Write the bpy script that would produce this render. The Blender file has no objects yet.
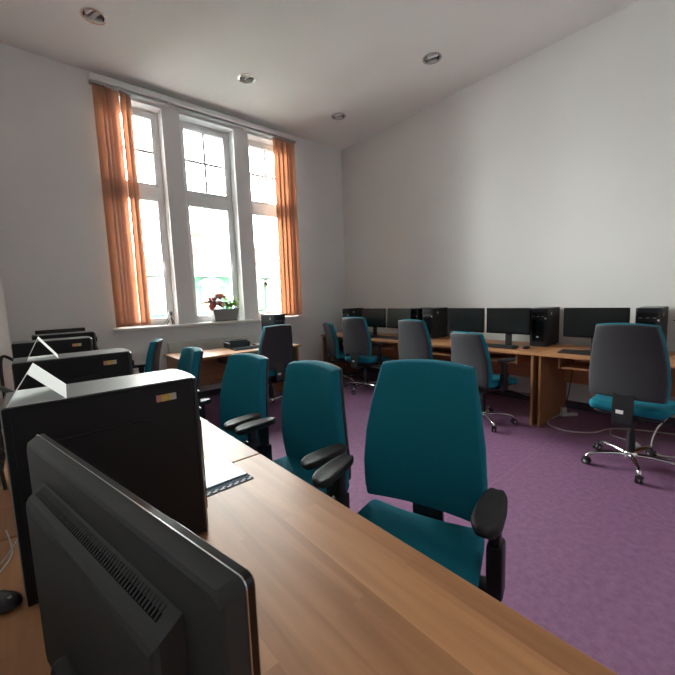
import bpy, bmesh, math, random
from mathutils import Vector, Matrix
random.seed(7)
S = bpy.context.scene
COL = S.collection

# ------------------------------------------------------------------ camera
F_PX, YAW, PITCH, ROLL, CAM_H = 361.424, 0.705951, 0.107803, -0.0358125, 1.34
cy_, sy_, cp_, sp_ = math.cos(YAW), math.sin(YAW), math.cos(PITCH), math.sin(PITCH)
fwd = Vector((sy_*cp_, cy_*cp_, -sp_)); rgt = Vector((cy_, -sy_, 0)); upv = rgt.cross(fwd)
r2 = math.cos(ROLL)*rgt + math.sin(ROLL)*upv; u2 = -math.sin(ROLL)*rgt + math.cos(ROLL)*upv
cam = bpy.data.cameras.new('camera'); cam_o = bpy.data.objects.new('camera', cam); COL.objects.link(cam_o)
cam.sensor_width = 36; cam.lens = F_PX/675*36; cam.clip_start = 0.02; cam.clip_end = 200
cam_o.matrix_world = Matrix(((r2.x, u2.x, -fwd.x, 0), (r2.y, u2.y, -fwd.y, 0), (r2.z, u2.z, -fwd.z, CAM_H), (0, 0, 0, 1)))
S.camera = cam_o

# ------------------------------------------------------------------ sky, light, exposure
W = bpy.data.worlds.new('overcast_sky'); S.world = W; W.use_nodes = True
bg = W.node_tree.nodes['Background']
bg.inputs[0].default_value = (1.0, 0.99, 0.965, 1); bg.inputs[1].default_value = 9.0
S.view_settings.view_transform = 'Standard'; S.view_settings.look = 'None'
S.view_settings.gamma = 1.0; S.view_settings.use_curve_mapping = False
S.view_settings.exposure = 2.80
S.cycles.max_bounces = 14; S.cycles.diffuse_bounces = 8; S.cycles.glossy_bounces = 5
S.cycles.transparent_max_bounces = 16; S.cycles.transmission_bounces = 8
S.cycles.sample_clamp_indirect = 12
S.cycles.use_denoising = True

# room numbers (metres): camera stands at x=0, y=0
XL, XR, YB, YW, ZC = -0.16, 4.60, -2.4, 5.11, 4.0
OPEN = [(0.84, 1.545), (1.765, 2.513), (2.742, 3.50)]      # window openings
OZ0, OZ1 = 1.06, 3.82
for (a, b) in OPEN:                                          # sky portals in the three openings (sampling only)
    L = bpy.data.lights.new('window_portal', 'AREA'); L.shape = 'RECTANGLE'; L.size = b-a; L.size_y = OZ1-OZ0
    L.cycles.is_portal = True
    o = bpy.data.objects.new('window_portal', L); COL.objects.link(o)
    o.location = ((a+b)/2, YW+0.36, (OZ0+OZ1)/2); o.rotation_euler = (-math.pi/2, 0, 0)

# ------------------------------------------------------------------ materials
MATS = {}
def mat(name, col, rough=0.6, metal=0.0, var=0.0, vscale=20.0, bump=0.0, bscale=200.0, spec=0.5, coords='Object', stretch=None, coat=0.0):
    m = bpy.data.materials.new(name); m.use_nodes = True; nt = m.node_tree; N = nt.nodes; p = N['Principled BSDF']
    p.inputs['Roughness'].default_value = rough; p.inputs['Metallic'].default_value = metal
    p.inputs['Specular IOR Level'].default_value = spec
    p.inputs['Coat Weight'].default_value = coat
    tc = N.new('ShaderNodeTexCoord'); mp = N.new('ShaderNodeMapping'); nt.links.new(tc.outputs[coords], mp.inputs[0])
    if stretch: mp.inputs['Scale'].default_value = stretch
    nz = N.new('ShaderNodeTexNoise'); nz.inputs['Scale'].default_value = vscale; nz.inputs['Detail'].default_value = 4
    nt.links.new(mp.outputs[0], nz.inputs['Vector'])
    rp = N.new('ShaderNodeValToRGB'); nt.links.new(nz.outputs['Fac'], rp.inputs[0])
    a = [max(0, c*(1-var)) for c in col]; b = [min(1, c*(1+var)) for c in col]
    rp.color_ramp.elements[0].position = 0.3; rp.color_ramp.elements[1].position = 0.7
    rp.color_ramp.elements[0].color = (*a, 1); rp.color_ramp.elements[1].color = (*b, 1)
    nt.links.new(rp.outputs[0], p.inputs['Base Color'])
    if bump > 0:
        n2 = N.new('ShaderNodeTexNoise'); n2.inputs['Scale'].default_value = bscale; n2.inputs['Detail'].default_value = 3
        nt.links.new(mp.outputs[0], n2.inputs['Vector'])
        bp = N.new('ShaderNodeBump'); bp.inputs['Strength'].default_value = bump; bp.inputs['Distance'].default_value = 0.003
        nt.links.new(n2.outputs['Fac'], bp.inputs['Height']); nt.links.new(bp.outputs[0], p.inputs['Normal'])
    MATS[name] = m
    return m
M = MATS
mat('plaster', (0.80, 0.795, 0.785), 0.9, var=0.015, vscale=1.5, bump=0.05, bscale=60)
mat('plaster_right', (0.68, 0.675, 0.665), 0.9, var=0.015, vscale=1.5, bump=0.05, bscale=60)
mat('plaster_window', (0.78, 0.785, 0.79), 0.9, var=0.02, vscale=1.5, bump=0.05, bscale=60)
mat('ceiling_paint', (0.80, 0.785, 0.77), 0.92, var=0.02, vscale=1.2, bump=0.04, bscale=50)
mat('pvc', (0.80, 0.81, 0.82), 0.3, var=0.01)
mat('sill_white', (0.82, 0.81, 0.79), 0.35, var=0.02)
mat('seam', (0.34, 0.19, 0.315), 0.4, var=0.05)
mat('skirting', (0.05, 0.035, 0.055), 0.6, var=0.1)
mat('teal', (0.007, 0.185, 0.262), 0.85, var=0.10, vscale=350, bump=0.25, bscale=900, spec=0.25)
mat('shell', (0.035, 0.037, 0.042), 0.55, var=0.08, vscale=300, bump=0.15, bscale=700)
mat('black', (0.012, 0.012, 0.014), 0.45, var=0.08)
mat('black_soft', (0.016, 0.016, 0.018), 0.6, var=0.06, bump=0.1, bscale=500)
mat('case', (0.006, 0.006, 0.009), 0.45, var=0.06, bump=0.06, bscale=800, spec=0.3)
mat('case_top_sheen', (0.10, 0.10, 0.102), 0.42, var=0.05, bump=0.06, bscale=800)  # black case made paler on top: window sheen put into the colour
mat('bezel', (0.009, 0.010, 0.014), 0.28, var=0.05)
mat('mon_back', (0.022, 0.022, 0.024), 0.55, var=0.05, bump=0.12, bscale=900)
mat('gloss_black', (0.008, 0.008, 0.009), 0.12)
mat('screen', (0.010, 0.011, 0.012), 0.20, var=0.02)
mat('chrome', (0.72, 0.73, 0.75), 0.14, 1.0)
mat('wheel', (0.02, 0.02, 0.022), 0.4)
mat('grey_plastic', (0.35, 0.35, 0.36), 0.45)
mat('white_plastic', (0.72, 0.72, 0.71), 0.4)
mat('paper', (0.82, 0.83, 0.83), 0.8, var=0.02, vscale=30)
mat('page', (0.66, 0.76, 0.84), 0.45, var=0.12, vscale=9)
mat('navy', (0.012, 0.045, 0.09), 0.75, var=0.15, vscale=60, spec=0.2)
mat('cable_white', (0.62, 0.62, 0.60), 0.5)
mat('cable_black', (0.012, 0.012, 0.012), 0.5)
mat('pot', (0.30, 0.285, 0.285), 0.6, var=0.05)
mat('pot_dark', (0.10, 0.085, 0.08), 0.6)
mat('soil', (0.04, 0.028, 0.02), 0.95, var=0.4, vscale=60)
mat('stem', (0.12, 0.16, 0.05), 0.7)
mat('sticker_yellow', (0.60, 0.42, 0.08), 0.4, var=0.25, vscale=120)
mat('sticker_pink', (0.55, 0.22, 0.22), 0.4)
mat('sticker_grey', (0.45, 0.44, 0.40), 0.35)
mat('radiator', (0.72, 0.70, 0.65), 0.4)
mat('reflector', (0.80, 0.80, 0.80), 0.12, 1.0)
mat('lamp_tube', (0.88, 0.88, 0.86), 0.3)
mat('slot_shade', (0.003, 0.003, 0.003), 0.9, spec=0.1)  # near-black that paints the shade inside the vent slots
mat('facade_mint', (0.032, 0.095, 0.058), 0.9, var=0.05, vscale=2)
mat('facade_trim', (0.09, 0.12, 0.10), 0.9, var=0.05, vscale=2)
mat('roof_sheet', (0.022, 0.05, 0.038), 0.8, var=0.08, vscale=3)
mat('roof_yellow', (0.13, 0.07, 0.012), 0.9, var=0.1, vscale=3)
mat('far_glass', (0.10, 0.11, 0.13), 0.2)
mat('ground', (0.22, 0.21, 0.205), 0.95, var=0.2, vscale=0.5)
mat('brick_red', (0.075, 0.026, 0.018), 0.9, var=0.2, vscale=6)
mat('cap_grey', (0.25, 0.25, 0.25), 0.8)

def leafmat(name, col, tr):
    m = mat(name, col, 0.5, var=0.25, vscale=25); nt = m.node_tree; N = nt.nodes; p = N['Principled BSDF']
    t = N.new('ShaderNodeBsdfTranslucent'); t.inputs[0].default_value = (*tr, 1)
    mx = N.new('ShaderNodeMixShader'); mx.inputs[0].default_value = 0.45
    nt.links.new(p.outputs[0], mx.inputs[1]); nt.links.new(t.outputs[0], mx.inputs[2])
    nt.links.new(mx.outputs[0], N['Material Output'].inputs[0])
leafmat('leaf_red', (0.40, 0.16, 0.12), (0.52, 0.22, 0.15))
leafmat('leaf_green', (0.20, 0.42, 0.07), (0.35, 0.60, 0.08))
leafmat('blind', (0.56, 0.36, 0.28), (0.60, 0.37, 0.255))
for e_, k_ in zip([n for n in M['blind'].node_tree.nodes if n.type == 'VALTORGB'][0].color_ramp.elements, (0.96, 1.04)): e_.color = (0.56*k_, 0.36*k_, 0.28*k_, 1)
M['blind'].node_tree.nodes['Mix Shader'].inputs[0].default_value = 0.5

def wood(name, axis, c_lo, c_hi, rough=0.46, plank=0.11, plen=0.9):
    """laminate printed with staves that run along one object axis"""
    m = bpy.data.materials.new(name); m.use_nodes = True; nt = m.node_tree; N = nt.nodes; p = N['Principled BSDF']
    tc = N.new('ShaderNodeTexCoord'); mp = N.new('ShaderNodeMapping'); nt.links.new(tc.outputs['Object'], mp.inputs[0])
    rot = {'x': (0, 0, 0), 'y': (0, 0, math.pi/2), 'z': (0, math.pi/2, 0)}[axis]
    mp.inputs['Rotation'].default_value = rot
    bk = N.new('ShaderNodeTexBrick'); nt.links.new(mp.outputs[0], bk.inputs['Vector'])
    bk.inputs['Scale'].default_value = 1.0; bk.inputs['Brick Width'].default_value = plen; bk.inputs['Row Height'].default_value = plank
    bk.inputs['Mortar Size'].default_value = 0.0; bk.inputs['Color1'].default_value = (0, 0, 0, 1); bk.inputs['Color2'].default_value = (1, 1, 1, 1)
    bk.offset = 0.37
    m2 = N.new('ShaderNodeMapping'); nt.links.new(mp.outputs[0], m2.inputs[0]); m2.inputs['Scale'].default_value = (2.2, 30, 30)
    ofs = N.new('ShaderNodeVectorMath'); ofs.operation = 'MULTIPLY_ADD'; nt.links.new(bk.outputs['Color'], ofs.inputs[0])
    ofs.inputs[1].default_value = (7, 13, 5); nt.links.new(m2.outputs[0], ofs.inputs[2])
    nz = N.new('ShaderNodeTexNoise'); nz.inputs['Scale'].default_value = 1.0; nz.inputs['Detail'].default_value = 6; nz.inputs['Distortion'].default_value = 0.6
    nt.links.new(ofs.outputs[0], nz.inputs['Vector'])
    mixv = N.new('ShaderNodeMath'); mixv.operation = 'MULTIPLY_ADD'; mixv.inputs[1].default_value = 0.40
    nt.links.new(bk.outputs['Color'], mixv.inputs[0])
    sc = N.new('ShaderNodeMath'); sc.operation = 'MULTIPLY'; sc.inputs[1].default_value = 0.75; nt.links.new(nz.outputs['Fac'], sc.inputs[0])
    nt.links.new(sc.outputs[0], mixv.inputs[2])
    rp = N.new('ShaderNodeValToRGB'); nt.links.new(mixv.outputs[0], rp.inputs[0])
    rp.color_ramp.elements[0].position = 0.18; rp.color_ramp.elements[1].position = 0.80
    rp.color_ramp.elements[0].color = (*c_lo, 1); rp.color_ramp.elements[1].color = (*c_hi, 1)
    nt.links.new(rp.outputs[0], p.inputs['Base Color']); p.inputs['Roughness'].default_value = rough; p.inputs['Specular IOR Level'].default_value = 0.28
    MATS[name] = m
wood('wood_y', 'y', (0.275, 0.112, 0.045), (0.53, 0.258, 0.118))
wood('wood_x', 'x', (0.275, 0.112, 0.045), (0.53, 0.258, 0.118))
wood('wood_z', 'z', (0.25, 0.108, 0.045), (0.45, 0.222, 0.105), 0.45)

def floor_mat():
    m = bpy.data.materials.new('vinyl_purple'); m.use_nodes = True; nt = m.node_tree; N = nt.nodes; p = N['Principled BSDF']
    tc = N.new('ShaderNodeTexCoord')
    n1 = N.new('ShaderNodeTexNoise'); n1.inputs['Scale'].default_value = 26; n1.inputs['Detail'].default_value = 6; n1.inputs['Roughness'].default_value = 0.7
    nt.links.new(tc.outputs['Object'], n1.inputs['Vector'])
    r1 = N.new('ShaderNodeValToRGB'); nt.links.new(n1.outputs['Fac'], r1.inputs[0])
    r1.color_ramp.elements[0].position = 0.32; r1.color_ramp.elements[1].position = 0.70
    r1.color_ramp.elements[0].color = (0.195, 0.090, 0.182, 1); r1.color_ramp.elements[1].color = (0.305, 0.155, 0.280, 1)
    v = N.new('ShaderNodeTexVoronoi'); v.inputs['Scale'].default_value = 70; nt.links.new(tc.outputs['Object'], v.inputs['Vector'])
    r2_ = N.new('ShaderNodeValToRGB'); nt.links.new(v.outputs['Distance'], r2_.inputs[0])
    r2_.color_ramp.elements[0].position = 0.08; r2_.color_ramp.elements[0].color = (1, 1, 1, 1)
    r2_.color_ramp.elements[1].position = 0.20; r2_.color_ramp.elements[1].color = (0, 0, 0, 1)
    mx = N.new('ShaderNodeMixRGB'); mx.inputs[2].default_value = (0.36, 0.23, 0.34, 1)
    f = N.new('ShaderNodeMath'); f.operation = 'MULTIPLY'; f.inputs[1].default_value = 0.35
    nt.links.new(r2_.outputs[0], f.inputs[0]); nt.links.new(f.outputs[0], mx.inputs[0]); nt.links.new(r1.outputs[0], mx.inputs[1])
    nt.links.new(mx.outputs[0], p.inputs['Base Color'])
    p.inputs['Roughness'].default_value = 0.42; p.inputs['Specular IOR Level'].default_value = 0.45
    MATS['vinyl'] = m
floor_mat()

def glass_mat():
    m = bpy.data.materials.new('window_glass'); m.use_nodes = True; nt = m.node_tree; N = nt.nodes; N.remove(N['Principled BSDF'])
    t = N.new('ShaderNodeBsdfTransparent'); t.inputs[0].default_value = (0.95, 0.98, 0.97, 1)
    g = N.new('ShaderNodeBsdfGlossy'); g.inputs['Roughness'].default_value = 0.02
    fr = N.new('ShaderNodeFresnel'); fr.inputs[0].default_value = 1.45
    mx = N.new('ShaderNodeMixShader'); nt.links.new(fr.outputs[0], mx.inputs[0]); nt.links.new(t.outputs[0], mx.inputs[1]); nt.links.new(g.outputs[0], mx.inputs[2])
    nt.links.new(mx.outputs[0], N['Material Output'].inputs[0]); MATS['glass'] = m
glass_mat()

# ------------------------------------------------------------------ mesh helpers
def link(o, parent=None):
    COL.objects.link(o)
    if parent is not None: o.parent = parent
    return o
def mesh_of(bm, name, m, smooth=False):
    me = bpy.data.meshes.new(name); bmesh.ops.recalc_face_normals(bm, faces=bm.faces[:]); bm.to_mesh(me); bm.free()
    me.materials.append(MATS[m])
    if smooth:
        me.polygons.foreach_set('use_smooth', [True]*len(me.polygons))
        me.set_sharp_from_angle(angle=math.radians(42))
    return me
def obj(name, bm, m, parent=None, smooth=False, loc=(0, 0, 0), rot=(0, 0, 0)):
    o = bpy.data.objects.new(name, mesh_of(bm, name, m, smooth)); o.location = loc; o.rotation_euler = rot
    return link(o, parent)
def inst(name, me, parent=None, loc=(0, 0, 0), rot=(0, 0, 0)):
    o = bpy.data.objects.new(name, me); o.location = loc; o.rotation_euler = rot
    return link(o, parent)
def tag(o, label, cat, group=None):
    o['label'] = label; o['category'] = cat
    if group: o['group'] = group
    return o
def thing(name, label, cat, loc=(0, 0, 0), rz=0.0, group=None):
    o = bpy.data.objects.new(name, None); o.empty_display_size = 0.1; o.location = loc; o.rotation_euler = (0, 0, rz); link(o)
    return tag(o, label, cat, group)
def struct(o):
    o['kind'] = 'structure'; return o
def NB(): return bmesh.new()
def box(bm, x0, x1, y0, y1, z0, z1, bev=0.0, seg=2, mtx=None):
    r = bmesh.ops.create_cube(bm, size=1.0)
    for v in r['verts']:
        v.co = Vector(((x0+x1)/2 + v.co.x*(x1-x0), (y0+y1)/2 + v.co.y*(y1-y0), (z0+z1)/2 + v.co.z*(z1-z0)))
    vs = r['verts']
    if bev > 0:
        es = list({e for v in vs for e in v.link_edges})
        rr = bmesh.ops.bevel(bm, geom=es, offset=bev, segments=seg, affect='EDGES', profile=0.5)
        vs = list({v for v in rr['verts']} | {v for v in vs if v.is_valid})
    if mtx is not None:
        bmesh.ops.transform(bm, matrix=mtx, verts=[v for v in vs if v.is_valid])
    return bm
def bx(*a, **k): return box(NB(), *a, **k)
def cyl(bm, p0, p1, r0, r1=None, n=16, cap=True):
    p0 = Vector(p0); p1 = Vector(p1); r1 = r0 if r1 is None else r1
    d = (p1-p0).normalized(); a = d.orthogonal().normalized(); b = d.cross(a)
    A = [bm.verts.new(p0 + (a*math.cos(t)+b*math.sin(t))*r0) for t in [2*math.pi*i/n for i in range(n)]]
    B = [bm.verts.new(p1 + (a*math.cos(t)+b*math.sin(t))*r1) for t in [2*math.pi*i/n for i in range(n)]]
    for i in range(n): bm.faces.new((A[i], A[(i+1) % n], B[(i+1) % n], B[i]))
    if cap: bm.faces.new(A[::-1]); bm.faces.new(B)
    return bm
def lathe(bm, prof, n=24, c=(0, 0, 0)):
    rings = []
    for (r, z) in prof:
        rings.append([bm.verts.new((c[0]+r*math.cos(2*math.pi*i/n), c[1]+r*math.sin(2*math.pi*i/n), c[2]+z)) for i in range(n)])
    for A, B in zip(rings, rings[1:]):
        for i in range(n): bm.faces.new((A[i], A[(i+1) % n], B[(i+1) % n], B[i]))
    return bm
def smooth_path(pts, sub=6):
    P = [Vector(p) for p in pts]
    if len(P) < 3: return P
    out = []
    for i in range(len(P)-1):
        p0 = P[max(0, i-1)]; p1 = P[i]; p2 = P[i+1]; p3 = P[min(len(P)-1, i+2)]
        for k in range(sub):
            t = k/sub
            out.append(0.5*((2*p1) + (p2-p0)*t + (2*p0-5*p1+4*p2-p3)*t*t + (3*p1-p0-3*p2+p3)*t**3))
    out.append(P[-1]); return out
def tube(bm, pts, r, n=8, sub=6, radii=None, flat=1.0):
    P = smooth_path(pts, sub); k = len(P); rings = []
    up = Vector((0, 0, 1)); prev = None
    for i, p in enumerate(P):
        d = (P[min(i+1, k-1)] - P[max(i-1, 0)]).normalized()
        a = d.cross(up) if prev is None else prev - d*prev.dot(d)
        if a.length < 1e-4: a = d.orthogonal()
        a.normalize(); prev = a; b = d.cross(a)
        rr = r if radii is None else radii[0] + (radii[1]-radii[0])*i/(k-1)
        rings.append([bm.verts.new(p + a*math.cos(2*math.pi*j/n)*rr + b*math.sin(2*math.pi*j/n)*rr*flat) for j in range(n)])
    for A, B in zip(rings, rings[1:]):
        for j in range(n): bm.faces.new((A[j], A[(j+1) % n], B[(j+1) % n], B[j]))
    bm.faces.new(rings[0][::-1]); bm.faces.new(rings[-1])
    return bm
def prism(bm, pts, y0, y1):
    """outline in x,z extruded from y0 to y1"""
    A = [bm.verts.new((x, y0, z)) for x, z in pts]; B = [bm.verts.new((x, y1, z)) for x, z in pts]; n = len(pts)
    for i in range(n): bm.faces.new((A[i], A[(i+1) % n], B[(i+1) % n], B[i]))
    bm.faces.new(A[::-1]); bm.faces.new(B); return bm
def edge_samples(n, a):
    """-1..1 samples, dense in the last (1-a) at both ends"""
    e = [1-(1-a)*(1-math.sin(math.pi/2*i/4)) for i in range(4)]
    e = [a+(1-a)*math.sin(math.pi/2*i/4) for i in range(5)]
    mid = [-a + 2*a*i/n for i in range(1, n)]
    return [-x for x in e[::-1]] + mid + e
def pillow(P, N, tf, tb, nu=8, nv=8, au=0.86, av=0.88):
    """closed padded slab: P(u,v) base point, N outward direction, tf / tb thickness front / back"""
    bm = NB(); U = edge_samples(nu, au); V = edge_samples(nv, av)
    def e(u, v):
        su = max(0, (abs(u)-au)/(1-au)); sv = max(0, (abs(v)-av)/(1-av))
        return math.sqrt(max(0, 1-su*su))*math.sqrt(max(0, 1-sv*sv))
    Fr = [[bm.verts.new(P(u, v) + N*(tf*e(u, v))) for u in U] for v in V]
    Bk = [[bm.verts.new(P(u, v) - N*(tb*e(u, v))) for u in U] for v in V]
    for G in (Fr, Bk):
        for j in range(len(V)-1):
            for i in range(len(U)-1):
                bm.faces.new((G[j][i], G[j][i+1], G[j+1][i+1], G[j+1][i]))
    bmesh.ops.remove_doubles(bm, verts=bm.verts[:], dist=1e-5)
    return bm

# ------------------------------------------------------------------ room shell
fl = struct(obj('floor', bx(XL-0.2, XR+0.2, YB-0.2, YW+0.3, -0.12, 0), 'vinyl'))
bmse = NB()
for i, y in enumerate((-0.84, 1.16, 3.16)):
    box(bmse, XL, XR, y-0.0025, y+0.0025, -0.0005, 0.0006)
obj('floor_seam', bmse, 'seam', fl)
struct(obj('wall_left', bx(XL-0.2, XL, YB-0.2, YW+0.3, 0, ZC+0.2), 'plaster'))
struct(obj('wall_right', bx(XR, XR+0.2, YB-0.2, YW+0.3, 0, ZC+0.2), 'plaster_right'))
struct(obj('wall_rear', bx(XL, XR, YB-0.2, YB, 0, ZC+0.2), 'plaster'))
# window wall with three openings (one mesh: the wall itself)
b = NB()
TH = 0.30
box(b, XL, XR, YW, YW+TH, 0, OZ0-0.03); box(b, XL, XR, YW, YW+TH, OZ1, ZC+0.2)
xs = [XL] + [q for ab in OPEN for q in ab] + [XR]
for i in range(0, len(xs), 2): box(b, xs[i], xs[i+1], YW, YW+TH, OZ0-0.03, OZ1)
struct(obj('wall_window', b, 'plaster_window'))
struct(obj('baseboard_right', bx(XR-0.012, XR, YB, YW, 0, 0.09, 0.003), 'skirting'))
struct(obj('baseboard_window', bx(XL, XR-0.012, YW-0.012, YW, 0, 0.09, 0.003), 'skirting'))
# ceiling with round cut-outs for the downlights
LAMPS = [(0.73, 4.15), (2.27, 4.17), (3.75, 4.20), (3.75, 2.58)]
gx = sorted({XL-0.2, XR+0.2} | {round(x+s*0.2, 4) for x in (0.73, 2.27, 3.75) for s in (-1, 1)})
gy = sorted({YB-0.2, YW+0.3} | {round(y+s*0.2, 4) for y in (2.58, 4.17) for s in (-1, 1)})
b = NB(); RL = 0.086; NS = 32
for i in range(len(gx)-1):
    for j in range(len(gy)-1):
        x0, x1, y0, y1 = gx[i], gx[i+1], gy[j], gy[j+1]
        hit = [l for l in LAMPS if x0 < l[0] < x1 and y0 < l[1] < y1 and x1-x0 < 0.41 and y1-y0 < 0.41]
        if not hit:
            b.faces.new([b.verts.new(p) for p in ((x0, y0, ZC), (x1, y0, ZC), (x1, y1, ZC), (x0, y1, ZC))]); continue
        cx, cy = hit[0]; inner, outer = [], []
        for k in range(NS):
            t = 2*math.pi*k/NS + math.pi/4; c, s = math.cos(t), math.sin(t)
            inner.append(b.verts.new((cx+RL*c, cy+RL*s, ZC)))
            m_ = max(abs(c), abs(s)); ox = (x0+x1)/2 + 0.2*c/m_; oy = (y0+y1)/2 + 0.2*s/m_
            outer.append(b.verts.new((ox, oy, ZC)))
        for k in range(NS): b.faces.new((inner[k], inner[(k+1) % NS], outer[(k+1) % NS], outer[k]))
bmesh.ops.remove_doubles(b, verts=b.verts[:], dist=1e-4)
ceil = struct(obj('ceiling', b, 'ceiling_paint'))
obj('ceiling_slab', bx(XL-0.2, XR+0.2, YB-0.2, YW+0.3, ZC+0.16, ZC+0.25), 'ceiling_paint', ceil)

LAMP_LABEL = ['recessed round downlight in the ceiling nearest the left wall', 'recessed round downlight in the ceiling above the middle window',
              'recessed round downlight in the ceiling closest to the far room corner', 'recessed round downlight in the ceiling beside the right wall, away from the windows']
for (x, y), lab in zip(LAMPS, LAMP_LABEL):
    t = thing('ceiling_downlight', lab, 'ceiling light', (x, y, ZC), 0.4, 'round recessed downlights')
    obj('trim_ring', lathe(NB(), [(0.084, 0.002), (0.105, 0.0), (0.107, -0.006), (0.098, -0.009), (0.084, -0.004), (0.084, 0.002)], 32), 'chrome', t, True)
    obj('reflector', lathe(NB(), [(0.084, 0.0), (0.080, 0.05), (0.068, 0.10), (0.03, 0.118), (0.0005, 0.12)], 32), 'reflector', t, True)
    for s in (-1, 1):
        bb = NB(); tube(bb, [(s*0.030, -0.06, 0.035), (s*0.030, 0, 0.035), (s*0.030, 0.06, 0.035)], 0.015, 10, 2)
        obj('lamp_tube', bb, 'lamp_tube', t, True)

# window sill, blind track
struct(obj('trim_1', bx(0.78, 3.60, YW-0.085, YW+0.30, OZ0-0.03, OZ0+0.008, 0.006), 'sill_white'))
tr = struct(obj('trim_2', bx(0.78, 3.54, YW-0.13, YW, 3.870, 3.925, 0.004), 'pvc'))
obj('rail', bx(0.78, 3.54, YW-0.10, YW-0.03, 3.842, 3.870, 0.003), 'grey_plastic', tr)

# windows
def window(n, x0, x1):
    y0, y1 = YW+0.17, YW+0.24
    fb = NB(); fw = 0.055
    box(fb, x0, x0+fw, y0, y1, OZ0+0.008, OZ1, 0.004); box(fb, x1-fw, x1, y0, y1, OZ0+0.008, OZ1, 0.004)
    box(fb, x0+fw, x1-fw, y0, y1, OZ0+0.008, OZ0+0.06, 0.004); box(fb, x0+fw, x1-fw, y0, y1, OZ1-fw, OZ1, 0.004)
    w = struct(obj('window_%d' % n, fb, 'pvc'))
    obj('transom', bx(x0+fw, x1-fw, y0-0.008, y1, 2.74, 2.87, 0.005), 'pvc', w)
    sw = 0.042
    for (z0, z1, nm) in ((OZ0+0.06, 2.74, 'lower_sash'), (2.87, OZ1-fw, 'upper_sash')):
        a, c = x0+fw, x1-fw; sb = NB(); ya, yb = y0-0.015, y1-0.01
        box(sb, a, a+sw, ya, yb, z0, z1, 0.004); box(sb, c-sw, c, ya, yb, z0, z1, 0.004)
        box(sb, a+sw, c-sw, ya, yb, z0, z0+sw, 0.004); box(sb, a+sw, c-sw, ya, yb, z1-sw, z1, 0.004)
        s = obj(nm, sb, 'pvc', w)
        if nm == 'upper_sash':
            xm, zm = (a+c)/2, (z0+z1)/2; ym = (ya+yb)/2
            obj('muntin', bx(xm-0.017, xm+0.017, ym-0.012, ym+0.012, z0+sw, z1-sw, 0.002), 'pvc', s)
            obj('muntin', bx(a+sw, xm-0.017, ym-0.012, ym+0.012, zm-0.017, zm+0.017, 0.002), 'pvc', s)
            obj('muntin', bx(xm+0.017, c-sw, ym-0.012, ym+0.012, zm-0.017, zm+0.017, 0.002), 'pvc', s)
            for (pa, pc) in ((a+sw, xm-0.017), (xm+0.017, c-sw)):
                for (qa, qc) in ((z0+sw, zm-0.017), (zm+0.017, z1-sw)):
                    obj('pane', bx(pa-0.004, pc+0.004, ym-0.003, ym+0.003, qa-0.004, qc+0.004), 'glass', s)
            hb = bx(xm-0.06, xm+0.06, ya-0.02, ya, z1-0.03, z1-0.012, 0.004); obj('latch', hb, 'white_plastic', s)
        else:
            ym = (ya+yb)/2
            obj('pane', bx(a+sw-0.004, c-sw+0.004, ym-0.003, ym+0.003, z0+sw-0.004, z1-sw+0.004), 'glass', s)
            hb = NB(); xh = c-sw/2
            box(hb, xh-0.012, xh+0.012, ya-0.012, ya, 1.86, 1.93, 0.003); box(hb, xh-0.010, xh+0.010, ya-0.045, ya-0.028, 1.78, 1.91, 0.005); cyl(hb, (xh, ya, 1.895), (xh, ya-0.035, 1.895), 0.008, n=10)
            obj('handle', hb, 'white_plastic', s)
for n, (a, c) in enumerate(OPEN): window(n+1, a, c)

# vertical blinds
def blind(label, slats):
    t = thing('vertical_blind', label, 'blind', (slats[0][0], YW-0.065, 3.84), 0, 'vertical blinds at the windows')
    x00 = slats[0][0]
    for (x, ang, w) in slats:
        bb = NB(); nseg = 6; z1, z0 = 0.0, -(3.84-OZ0-0.03)
        for k in range(nseg):
            pass
        th = 0.0012
        ring = []
        for k in range(nseg+1):
            u = -0.5 + k/nseg; ring.append((u*w, 0.013*(1-4*u*u)))
        vs = {}
        for zi, z in enumerate((z0, z1)):
            for si, off in enumerate((0, th)):
                for k, (px, py) in enumerate(ring): vs[zi, si, k] = bb.verts.new((px, py+off, z))
        for k in range(nseg):
            bb.faces.new((vs[0, 0, k], vs[0, 0, k+1], vs[1, 0, k+1], vs[1, 0, k])); bb.faces.new((vs[0, 1, k], vs[1, 1, k], vs[1, 1, k+1], vs[0, 1, k+1]))
            for zi in (0, 1): bb.faces.new((vs[zi, 0, k], vs[zi, 0, k+1], vs[zi, 1, k+1], vs[zi, 1, k]))
        for k in (0, nseg): bb.faces.new((vs[0, 0, k], vs[1, 0, k], vs[1, 1, k], vs[0, 1, k]))
        s = obj('slat', bb, 'blind', t, True, loc=(x-x00, 0, 0), rot=(0, 0, math.radians(ang)))
        obj('bottom_weight', bx(-w/2+0.004, w/2-0.004, -0.002, 0.008, z0+0.002, z0+0.035), 'blind', s)
blind('orange vertical blind slats drawn to the left end of the window', [(0.86, 15, 0.127), (0.92, 48, 0.127), (0.97, 40, 0.127), (1.015, 30, 0.127), (1.115, 38, 0.127), (1.16, 50, 0.127)])
blind('orange vertical blind slats drawn to the right end of the window', [(3.185, 12, 0.127), (3.265, 20, 0.127), (3.345, 14, 0.127), (3.42, 22, 0.127), (3.475, 8, 0.127)])

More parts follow.
